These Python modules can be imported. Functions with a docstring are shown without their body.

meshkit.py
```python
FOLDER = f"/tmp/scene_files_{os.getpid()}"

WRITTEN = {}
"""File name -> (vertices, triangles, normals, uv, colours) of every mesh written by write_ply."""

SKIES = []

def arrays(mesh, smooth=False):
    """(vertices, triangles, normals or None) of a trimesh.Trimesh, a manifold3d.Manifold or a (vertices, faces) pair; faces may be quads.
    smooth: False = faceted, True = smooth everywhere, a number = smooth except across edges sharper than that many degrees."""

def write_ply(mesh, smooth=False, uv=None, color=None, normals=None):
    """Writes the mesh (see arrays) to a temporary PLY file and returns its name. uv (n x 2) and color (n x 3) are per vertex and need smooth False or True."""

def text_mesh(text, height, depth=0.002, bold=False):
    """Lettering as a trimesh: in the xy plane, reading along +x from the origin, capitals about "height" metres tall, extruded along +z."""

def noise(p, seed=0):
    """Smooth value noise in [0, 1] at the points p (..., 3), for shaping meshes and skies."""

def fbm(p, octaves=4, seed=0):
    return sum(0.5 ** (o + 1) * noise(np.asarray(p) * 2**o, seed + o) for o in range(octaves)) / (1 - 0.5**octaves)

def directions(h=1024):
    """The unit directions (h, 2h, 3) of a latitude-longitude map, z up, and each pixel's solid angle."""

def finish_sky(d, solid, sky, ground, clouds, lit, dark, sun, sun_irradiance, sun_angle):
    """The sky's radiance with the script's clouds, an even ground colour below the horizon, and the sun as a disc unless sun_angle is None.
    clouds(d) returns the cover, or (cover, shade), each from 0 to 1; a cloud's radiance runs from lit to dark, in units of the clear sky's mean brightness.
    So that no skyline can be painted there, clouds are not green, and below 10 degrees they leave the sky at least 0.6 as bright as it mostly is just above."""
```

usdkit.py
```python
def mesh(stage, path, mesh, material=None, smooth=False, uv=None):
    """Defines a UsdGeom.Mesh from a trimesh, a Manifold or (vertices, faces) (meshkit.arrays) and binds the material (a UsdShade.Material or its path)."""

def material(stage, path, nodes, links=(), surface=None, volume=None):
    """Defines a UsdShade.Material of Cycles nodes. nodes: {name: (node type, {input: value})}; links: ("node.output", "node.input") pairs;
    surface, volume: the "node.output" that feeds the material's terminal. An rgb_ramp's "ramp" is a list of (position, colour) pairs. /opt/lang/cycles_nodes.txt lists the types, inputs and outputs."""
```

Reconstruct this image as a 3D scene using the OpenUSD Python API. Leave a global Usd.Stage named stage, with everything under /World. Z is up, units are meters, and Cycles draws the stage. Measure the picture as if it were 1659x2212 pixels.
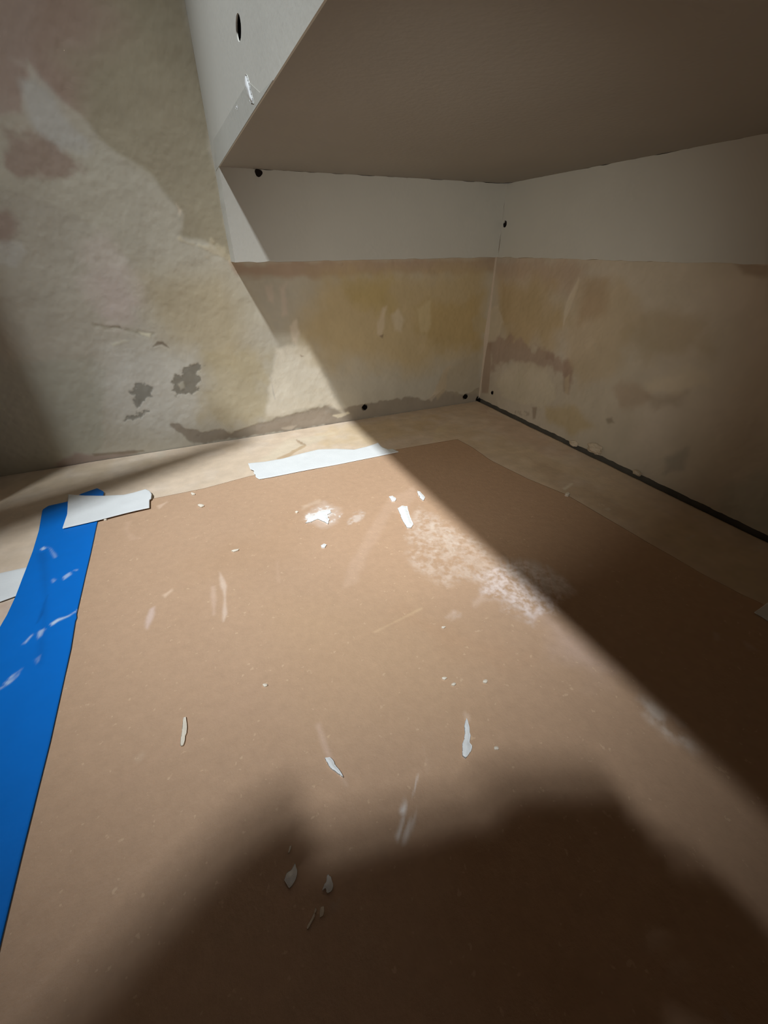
import math
import numpy as np
import trimesh
import manifold3d as m3
import shapely
import shapely.affinity
from shapely.geometry import Polygon
from scipy.spatial import Delaunay
from pxr import Usd, UsdGeom, UsdLux, UsdShade, Gf, Sdf, Vt
import usdkit, meshkit

stage = Usd.Stage.CreateInMemory()
UsdGeom.SetStageUpAxis(stage, 'Z')
UsdGeom.SetStageMetersPerUnit(stage, 1.0)
UsdGeom.Xform.Define(stage, '/World')
UsdGeom.Scope.Define(stage, '/World/Looks')
T = Sdf.ValueTypeNames

# ------------------------------------------------------------------ camera
# All lengths below are written in "u", the lens height above the floor; one u is 0.2 m.
U = 0.2
W, H = 1659, 2212
F_PX = 888.0
YAW, PITCH, ROLL = 0.41534, 0.57146, -0.00643
CAM = np.array([-1.9452, -2.5757, 1.0])


def camera_axes():
    fwd = np.array([math.sin(YAW) * math.cos(PITCH), math.cos(YAW) * math.cos(PITCH), -math.sin(PITCH)])
    right = np.array([math.cos(YAW), -math.sin(YAW), 0.0])
    up = np.cross(right, fwd)
    c, s = math.cos(ROLL), math.sin(ROLL)
    return np.array([right * c + up * s, -right * s + up * c, fwd])


AX = camera_axes()
cam = UsdGeom.Camera.Define(stage, '/World/camera')
m = np.eye(4)
m[0, :3], m[1, :3], m[2, :3], m[3, :3] = AX[0], AX[1], -AX[2], CAM * U
cam.AddTransformOp().Set(Gf.Matrix4d(*m.ravel().tolist()))
cam.CreateHorizontalApertureAttr(36.0)
cam.CreateVerticalApertureAttr(36.0 * H / W)
cam.CreateFocalLengthAttr(36.0 * F_PX / W)
cam.CreateClippingRangeAttr(Gf.Vec2f(0.02, 100))
cam.CreateExposureAttr(0.0)

# ------------------------------------------------------------------ light: one ceiling spot behind the camera, dim room around
def ray(px):
    px = np.atleast_2d(np.asarray(px, float))
    return np.stack([(px[:, 0] - W / 2) / F_PX, (H / 2 - px[:, 1]) / F_PX, np.ones(len(px))], 1) @ AX


LAMP = np.array([-6.53, -4.95, 12.0])
AIM = np.array([-1.38, -0.83, 0.03])
LAMP_POWER, LAMP_CONE = 660.0, 7.9
for k in (-1, 0, 1):                     # three spots in a row on one ceiling track
    here = LAMP + np.array([0, 0.55 * k, 0])
    lamp = UsdLux.SphereLight.Define(stage, '/World/ceiling_spot' + ('' if k < 0 else f'_{k + 1:03d}'))
    lamp.CreateRadiusAttr(0.34 * U)
    lamp.CreateIntensityAttr(LAMP_POWER)
    lamp.CreateColorAttr(Gf.Vec3f(0.93, 1.0, 1.07))
    sh = UsdLux.ShapingAPI.Apply(lamp.GetPrim())
    sh.CreateShapingConeAngleAttr(LAMP_CONE)
    sh.CreateShapingConeSoftnessAttr(1.0)
    fw = (AIM - here) / np.linalg.norm(AIM - here)
    rt = np.cross(fw, [0, 0, 1]); rt /= np.linalg.norm(rt)
    up = np.cross(rt, fw)
    m = np.eye(4)
    m[0, :3], m[1, :3], m[2, :3], m[3, :3] = rt, up, -fw, here * U
    lamp.AddTransformOp().Set(Gf.Matrix4d(*m.ravel().tolist()))
# the phone's own torch beside the lens, dim
here = CAM - AX[0] * 0.06 + AX[1] * 0.01
torch = UsdLux.SphereLight.Define(stage, '/World/phone_torch')
torch.CreateRadiusAttr(0.02 * U)
torch.CreateIntensityAttr(4200.0)
torch.CreateColorAttr(Gf.Vec3f(1.0, 0.98, 0.92))
sh = UsdLux.ShapingAPI.Apply(torch.GetPrim())
sh.CreateShapingConeAngleAttr(35.5)
sh.CreateShapingConeSoftnessAttr(1.0)
fw = ray([(960, 800)])[0]
fw = fw / np.linalg.norm(fw)
rt = np.cross(fw, [0, 0, 1]); rt /= np.linalg.norm(rt)
m = np.eye(4)
m[0, :3], m[1, :3], m[2, :3], m[3, :3] = rt, np.cross(rt, fw), -fw, here * U
torch.AddTransformOp().Set(Gf.Matrix4d(*m.ravel().tolist()))
dome = UsdLux.DomeLight.Define(stage, '/World/room_dimness')
dome.CreateIntensityAttr(0.010)
dome.CreateColorAttr(Gf.Vec3f(1.0, 0.92, 0.85))


# ------------------------------------------------------------------ helpers
def on_plane(px, axis, val):
    """Photo points to points (u) on the plane  axis = val."""
    d = ray(px)
    return CAM + d * ((val - CAM[axis]) / d[:, axis])[:, None]


def on_floor(px, z=0.0):
    return on_plane(px, 2, z)[:, :2]


def on_back(px, y=0.0):
    return on_plane(px, 1, y)[:, [0, 2]]


def on_right(px, x=0.0):
    return on_plane(px, 0, x)[:, [1, 2]]


def lin(c):
    c = np.asarray(c, float) / 255.0
    return np.where(c <= 0.04045, c / 12.92, ((c + 0.055) / 1.055) ** 2.4)


taken = {}


def path_of(name, parent=None):
    base = (str(parent.GetPath()) if parent is not None else '/World') + '/'
    k = taken.get(base + name, 0)
    taken[base + name] = k + 1
    return base + (name if k == 0 else f'{name}_{k:03d}')


def props(prim, **kw):
    for k, v in kw.items():
        if v:
            prim.SetCustomDataByKey(k, v)
    return prim


def vnormals(v, f):
    n = np.zeros_like(v)
    c = np.cross(v[f[:, 1]] - v[f[:, 0]], v[f[:, 2]] - v[f[:, 0]])
    for k in range(3):
        np.add.at(n, f[:, k], c)
    return n / np.maximum(np.linalg.norm(n, axis=1, keepdims=True), 1e-20)


def obj(name, v, f, mat, parent=None, col=None, smooth=True, **kw):
    """One Mesh prim. v in u. col: linear colour per vertex."""
    p = path_of(name, parent)
    v = np.asarray(v, float) * U
    f = np.asarray(f, int)
    if smooth is True:
        me = UsdGeom.Mesh.Define(stage, p)
        me.CreatePointsAttr(Vt.Vec3fArray.FromNumpy(v.astype(np.float32)))
        me.CreateFaceVertexCountsAttr(Vt.IntArray.FromNumpy(np.full(len(f), 3, np.int32)))
        me.CreateFaceVertexIndicesAttr(Vt.IntArray.FromNumpy(f.astype(np.int32).ravel()))
        me.CreateSubdivisionSchemeAttr('none')
        me.CreateNormalsAttr(Vt.Vec3fArray.FromNumpy(vnormals(v, f).astype(np.float32)))
        me.SetNormalsInterpolation('vertex')
        if col is not None:
            UsdGeom.PrimvarsAPI(me).CreatePrimvar('tint', T.Color3fArray, 'vertex').Set(Vt.Vec3fArray.FromNumpy(np.asarray(col, np.float32)))
        UsdShade.MaterialBindingAPI.Apply(me.GetPrim()).Bind(mat)
    else:
        me = usdkit.mesh(stage, p, trimesh.Trimesh(v, f, process=False), mat, smooth=smooth)
    return props(me.GetPrim(), **kw)


def thing(name, loc=(0, 0, 0), **kw):
    x = UsdGeom.Xform.Define(stage, path_of(name))
    return props(x.GetPrim(), **kw)


def grid_faces(nr, nc, flip=False):
    a = (np.arange(nr - 1)[:, None] * nc + np.arange(nc - 1)[None]).ravel()
    q = np.stack([a, a + 1, a + nc + 1, a + nc], 1)
    if flip:
        q = q[:, ::-1]
    return np.vstack([q[:, [0, 1, 2]], q[:, [0, 2, 3]]])


def axis_points(parts):
    """[(from, to, step), ...] -> joined coordinate list."""
    out = []
    for a, b, s in parts:
        n = max(1, int(round(abs(b - a) / s)))
        out.append(np.linspace(a, b, n, endpoint=False))
    out.append([parts[-1][1]])
    return np.concatenate(out)


def fbm2(p, scale, seed=0, octaves=4):
    q = np.column_stack([p * scale, np.full(len(p), 0.37 + seed * 3.1)])
    return meshkit.fbm(q, octaves, seed) * 2 - 1


def seg_dist(p, a, b):
    ab = b - a
    t = np.clip(((p - a) @ ab) / max(ab @ ab, 1e-12), 0, 1)
    return np.linalg.norm(p - (a + t[:, None] * ab), axis=1), t


def cover(p, shape, soft, rough, rscale, seed):
    """Coverage 0..1 of points p by a shape: ('poly', pts) or ('line', pts, half widths) with a ragged, soft edge."""
    pts = np.asarray(shape[1], float)
    pad = soft * 2 + rough * 2 + (np.max(shape[2]) if shape[0] == 'line' else 0)
    near = np.all((p > pts.min(0) - pad) & (p < pts.max(0) + pad), axis=1)
    out = np.zeros(len(p))
    q = p[near]
    if not len(q):
        return out
    if shape[0] == 'poly':
        d = np.full(len(q), 1e9)
        for i in range(len(pts)):
            d = np.minimum(d, seg_dist(q, pts[i], pts[(i + 1) % len(pts)])[0])
        inside = shapely.contains_xy(Polygon(pts).buffer(0), q[:, 0], q[:, 1])
        sd = np.where(inside, d, -d)
    else:
        w = np.asarray(shape[2], float)
        if w.ndim == 0:
            w = np.full(len(pts), float(w))
        sd = np.full(len(q), -1e9)
        for i in range(len(pts) - 1):
            d, t = seg_dist(q, pts[i], pts[i + 1])
            sd = np.maximum(sd, w[i] * (1 - t) + w[i + 1] * t - d)
    if rough:
        sd = sd + rough * fbm2(q, rscale, seed, 4) * 1.6
    t = np.clip(sd / (2 * soft) + 0.5, 0, 1)
    out[near] = t * t * (3 - 2 * t)
    return out


def paint(p, base, ops, to_plane):
    """Albedo per point from a base colour and stains, and the relief (u) they carry.
    op: (kind, photo points, sRGB colour, opacity, soft px-free u, rough u, relief u, extra)"""
    col = np.tile(lin(base), (len(p), 1))
    rel = np.zeros(len(p))
    for k, o in enumerate(ops):
        pts = to_plane(o['px'])
        shape = ('poly', pts) if 'w' not in o else ('line', pts, o['w'])
        c = cover(p, shape, o.get('soft', .02), o.get('rough', .02), o.get('rs', 14.0), k + 5)
        if o.get('grain'):
            g, gs = o['grain']
            n = fbm2(p, gs, k + 60, 4) * 0.5 + 0.5
            c = c * np.clip((n - 0.5) * g * 4 + 0.5, 0, 1)
        if o.get('streak'):   # brushed marks along a photo direction
            ang, sc, g = o['streak']
            a = to_plane([ang[0], ang[1]])
            d = a[1] - a[0]; d /= np.linalg.norm(d)
            q = np.column_stack([(p @ d) * sc * 0.12, (p @ np.array([-d[1], d[0]])) * sc])
            n = fbm2(q, 1.0, k + 90, 3) * 0.5 + 0.5
            c = c * np.clip((n - 0.5) * g * 4 + 0.5, 0, 1)
        a = c * o.get('a', 1.0)
        if 'c' in o:
            col = col * (1 - a[:, None]) + lin(o['c']) * a[:, None]
        rel += c * o.get('h', 0.0) * 0.16
    return col, rel


# ------------------------------------------------------------------ materials
def tinted(name, rough, bump=((60, .5, .0006),), mottle=(40, .08), spec=.3, speck=None):
    n = {'t': ('attribute', {'attribute': 'tint'}), 'p': ('principled_bsdf', {'roughness': rough, 'specular_ior_level': spec}),
         'g': ('geometry', {}),
         'n1': ('noise_texture', {'scale': float(mottle[0]), 'detail': 6.0, 'roughness': .6}),
         'mr': ('map_range', {'from_min': .25, 'from_max': .75, 'to_min': 1 - mottle[1], 'to_max': 1 + mottle[1]}),
         'mul': ('mix', {'mix_type': 'multiply', 'fac': 1.0}), 'cc': ('combine_color', {})}
    l = [('g.position', 'n1.vector'), ('n1.fac', 'mr.value'), ('mr.result', 'cc.r'), ('mr.result', 'cc.g'), ('mr.result', 'cc.b'),
         ('t.color', 'mul.color1'), ('cc.color', 'mul.color2')]
    last = 'mul.color'
    if speck:
        sc, th, c, amt = speck
        n |= {'sn': ('noise_texture', {'scale': float(sc), 'detail': 2.0, 'roughness': .5}),
              'sr': ('map_range', {'from_min': th, 'from_max': th + .05, 'to_min': 0.0, 'to_max': amt, 'clamp': True}),
              'sm': ('mix', {'color2': tuple(lin(c))})}
        l += [('g.position', 'sn.vector'), ('sn.fac', 'sr.value'), ('sr.result', 'sm.fac'), (last, 'sm.color1')]
        last = 'sm.color'
    l.append((last, 'p.base_color'))
    prev = None
    for k, (sc, st, di) in enumerate(bump):
        n |= {f'bn{k}': ('noise_texture', {'scale': float(sc), 'detail': 5.0, 'roughness': .6}), f'b{k}': ('bump', {'strength': st, 'distance': di})}
        l += [('g.position', f'bn{k}.vector'), (f'bn{k}.fac', f'b{k}.height')]
        if prev:
            l.append((prev, f'b{k}.normal'))
        prev = f'b{k}.normal'
    if prev:
        l.append((prev, 'p.normal'))
    return usdkit.material(stage, f'/World/Looks/{name}', n, l, surface='p.BSDF')


def plain(name, c, rough=.6, spec=.3, mottle=(30, .05), bump=(200, .3, .0004), c2=None):
    a = lin(c)
    lo, hi = (a * (1 - mottle[1]), np.minimum(a * (1 + mottle[1]), .97)) if c2 is None else (lin(c2), a)
    n = {'g': ('geometry', {}), 'n': ('noise_texture', {'scale': float(mottle[0]), 'detail': 5.0}),
         'r': ('rgb_ramp', {'ramp': [(.3, tuple(lo)), (.7, tuple(hi))]}), 'p': ('principled_bsdf', {'roughness': rough, 'specular_ior_level': spec}),
         'bn': ('noise_texture', {'scale': float(bump[0]), 'detail': 4.0}), 'b': ('bump', {'strength': bump[1], 'distance': bump[2]})}
    l = [('g.position', 'n.vector'), ('n.fac', 'r.fac'), ('r.color', 'p.base_color'), ('g.position', 'bn.vector'), ('bn.fac', 'b.height'), ('b.normal', 'p.normal')]
    return usdkit.material(stage, f'/World/Looks/{name}', n, l, surface='p.BSDF')


M_PLASTER = tinted('skim_plaster', .75, ((25, .14, .003), (220, .22, .0006)), (35, .06), .25)
M_FLOOR = tinted('wood_underlay', .6, ((60, .3, .001), (420, .3, .0004)), (70, .10), .3)
M_PAPER = tinted('brown_board', .5, ((160, .26, .0009), (560, .35, .0005)), (190, .055), .35, speck=(330, .69, (216, 184, 150), .6))
M_BLUE = tinted('blue_tape', .5, ((300, .25, .0004),), (60, .04), .2)
M_WHITE_TAPE = plain('white_tape', (226, 228, 226), .6, .3, (60, .03), (500, .35, .0004))
M_DRYWALL = plain('white_board', (192, 189, 178), .55, .35, (14, .03), (300, .25, .0005))
M_PATCH = plain('filled_joint', (180, 178, 168), .5, .35, (20, .04), (300, .3, .0006))
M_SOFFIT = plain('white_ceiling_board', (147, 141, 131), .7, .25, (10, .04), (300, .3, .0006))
M_COMPOUND = plain('white_compound', (238, 238, 234), .35, .45, (120, .03), (260, .5, .0006))
M_COMPOUND_DULL = plain('dry_compound', (230, 218, 198), .6, .3, (150, .06), (300, .5, .0006))
M_HOLE = plain('hole_lining', (34, 29, 26), .9, .1)
M_SILL = plain('grey_sill', (96, 90, 80), .8, .2, (40, .2))
M_DARK = plain('void_board', (40, 34, 30), .9, .1)
M_WET = plain('wet_patch', (232, 234, 232), .12, .6, (60, .02), (120, .4, .0008))
M_TIMBER = plain('raw_timber', (170, 135, 95), .6, .3, (20, .15))
M_PHONE = plain('phone_black', (25, 26, 28), .3, .5)
M_SKIN = plain('skin', (196, 148, 122), .55, .35)
M_SLEEVE = plain('sleeve', (52, 56, 64), .85, .2)

# ------------------------------------------------------------------ sizes
XS = 1.659          # soffit width, from the right wall
ZS = 1.299          # soffit underside
ZD = 0.946          # lower edge of the drywall strips
TB, TR = 0.175, 0.12   # how far the strips stand proud of the back / right wall


def nail_pits(p2, holes, depth, rad):
    """Push grid points into the wall round each hole."""
    out = np.zeros(len(p2))
    for h in holes:
        d = np.linalg.norm(p2 - h, axis=1)
        out = np.maximum(out, depth * np.clip((rad * 1.25 - d) / (rad * .25), 0, 1))
    return out


def hole_lining(parent, centre, axis, rad, depth, name='nail_hole', squash=1.0, mat=None):
    """A short open tube with a bottom, its rim flush with the wall."""
    n = 20
    a = np.linspace(0, 2 * np.pi, n, endpoint=False)
    rings = [(rad * 1.12, .004), (rad, -.004), (rad * .9, -depth * .6), (rad * .7, -depth)]
    v = []
    for r, d in rings:
        for t in a:
            q = np.array([r * math.cos(t) * squash, r * math.sin(t)])
            if axis == 'back':
                v.append([centre[0] + q[0], -d, centre[1] + q[1]])
            elif axis == 'right':
                v.append([-d, centre[0] + q[0], centre[1] + q[1]])
            else:
                v.append([centre[0] + q[0], centre[1] + q[1], centre[2] + d])
    f = []
    for k in range(len(rings) - 1):
        for i in range(n):
            j = (i + 1) % n
            f += [[k * n + i, k * n + j, (k + 1) * n + j], [k * n + i, (k + 1) * n + j, (k + 1) * n + i]]
    base = (len(rings) - 1) * n
    f += [[base, base + i, base + i + 1] for i in range(1, n - 1)]
    obj(name, v, f, mat or M_HOLE, parent, smooth=False)


# ------------------------------------------------------------------ floor
FLOOR_OPS = [
    dict(px=[(860, 940), (1000, 910), (1200, 985), (1420, 1100), (1659, 1210), (1659, 1300), (1300, 1110), (1100, 1010), (985, 950)], c=(212, 190, 158), a=.6, soft=.05, rough=.05),
    dict(px=[(1040, 880), (1130, 915), (1250, 985), (1180, 985), (1060, 925)], c=(206, 180, 158), a=.6, soft=.04, rough=.05),
    dict(px=[(700, 925), (840, 905), (960, 890), (930, 925), (800, 960), (690, 970)], c=(208, 182, 138), a=.5, soft=.04, rough=.06),
    dict(px=[(930, 955), (945, 925), (975, 905), (960, 935), (945, 955)], c=(218, 198, 164), a=.8, soft=.012, rough=.015),
    dict(px=[(560, 1000), (620, 950), (720, 935), (650, 975)], c=(216, 202, 176), a=.6, soft=.03, rough=.04),
    dict(px=[(1140, 985), (1260, 1040), (1400, 1120), (1330, 1115), (1180, 1040)], c=(190, 164, 136), a=.5, soft=.03, rough=.05),
    dict(px=[(0, 1040), (110, 1016), (330, 980), (330, 1000), (120, 1060), (0, 1100)], c=(196, 178, 150), a=.5, soft=.03, rough=.03),
    dict(px=[(0, 1305), (35, 1295), (10, 1345), (0, 1350)], c=(190, 152, 128), a=.8, soft=.02, rough=.01),
    dict(px=[(1290, 1085), (1310, 1090), (1325, 1105), (1300, 1100)], c=(220, 206, 184), a=.7, soft=.008, rough=.012, grain=(2, 60)),
    dict(px=[(1215, 1055), (1235, 1042), (1240, 1045), (1220, 1060)], c=(226, 214, 190), a=.9, soft=.004, rough=.005),
    dict(px=[(1480, 1163), (1500, 1155), (1503, 1158), (1486, 1168)], c=(210, 196, 180), a=.8, soft=.004, rough=.005),
    dict(px=[(1285, 1008), (1298, 1014), (1290, 1018)], c=(210, 196, 174), a=.7, soft=.005, rough=.005),
    dict(px=[(600, 990), (660, 960), (664, 963), (610, 996)], c=(176, 144, 104), a=.6, soft=.006, rough=.01),
    dict(px=[(640, 950), (655, 958), (662, 962), (650, 960)], c=(150, 118, 84), a=.6, soft=.004, rough=.006),
    dict(px=[(335, 980), (352, 972), (356, 985), (345, 992)], c=(214, 200, 176), a=.6, soft=.008, rough=.008),
]
EDGE = -0.017
xs = np.concatenate([axis_points([(-9, -3.4, .4), (-3.4, EDGE, .009)]), [EDGE, EDGE]])
ys = np.concatenate([axis_points([(-8, -2.6, .4), (-2.6, -0.005, .009)]), [-0.005, -0.005]])
X, Y = np.meshgrid(xs, ys)
p = np.column_stack([X.ravel(), Y.ravel()])
col, rel = paint(p, (214, 193, 168), FLOOR_OPS, on_floor)
dust = np.clip(fbm2(p, 6.5, 71, 5) * 2.2, 0, 1) * .45
col = col * (1 - dust[:, None]) + lin((226, 212, 196)) * dust[:, None]
n = fbm2(p * np.array([3.0, 14.0]), 1.0, 3, 4)
col *= (1 + .10 * n[:, None] * np.array([.9, 1.0, 1.25]))
z = .004 * fbm2(p, 5, 2, 4)
Z = z.reshape(X.shape)
Z = np.minimum(Z + .0, .01)
Xf = X.copy(); Yf = Y.copy()
Z[:, -2:] -= .006; Z[:, -1] = -.14
Z[-1, :] = -.14
v = np.column_stack([Xf.ravel(), Yf.ravel(), Z.ravel()])
obj('floor', v, grid_faces(len(ys), len(xs)), M_FLOOR, None, col, kind='structure', label='beige wood underlay floor stained with dust along the plaster walls')

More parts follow.
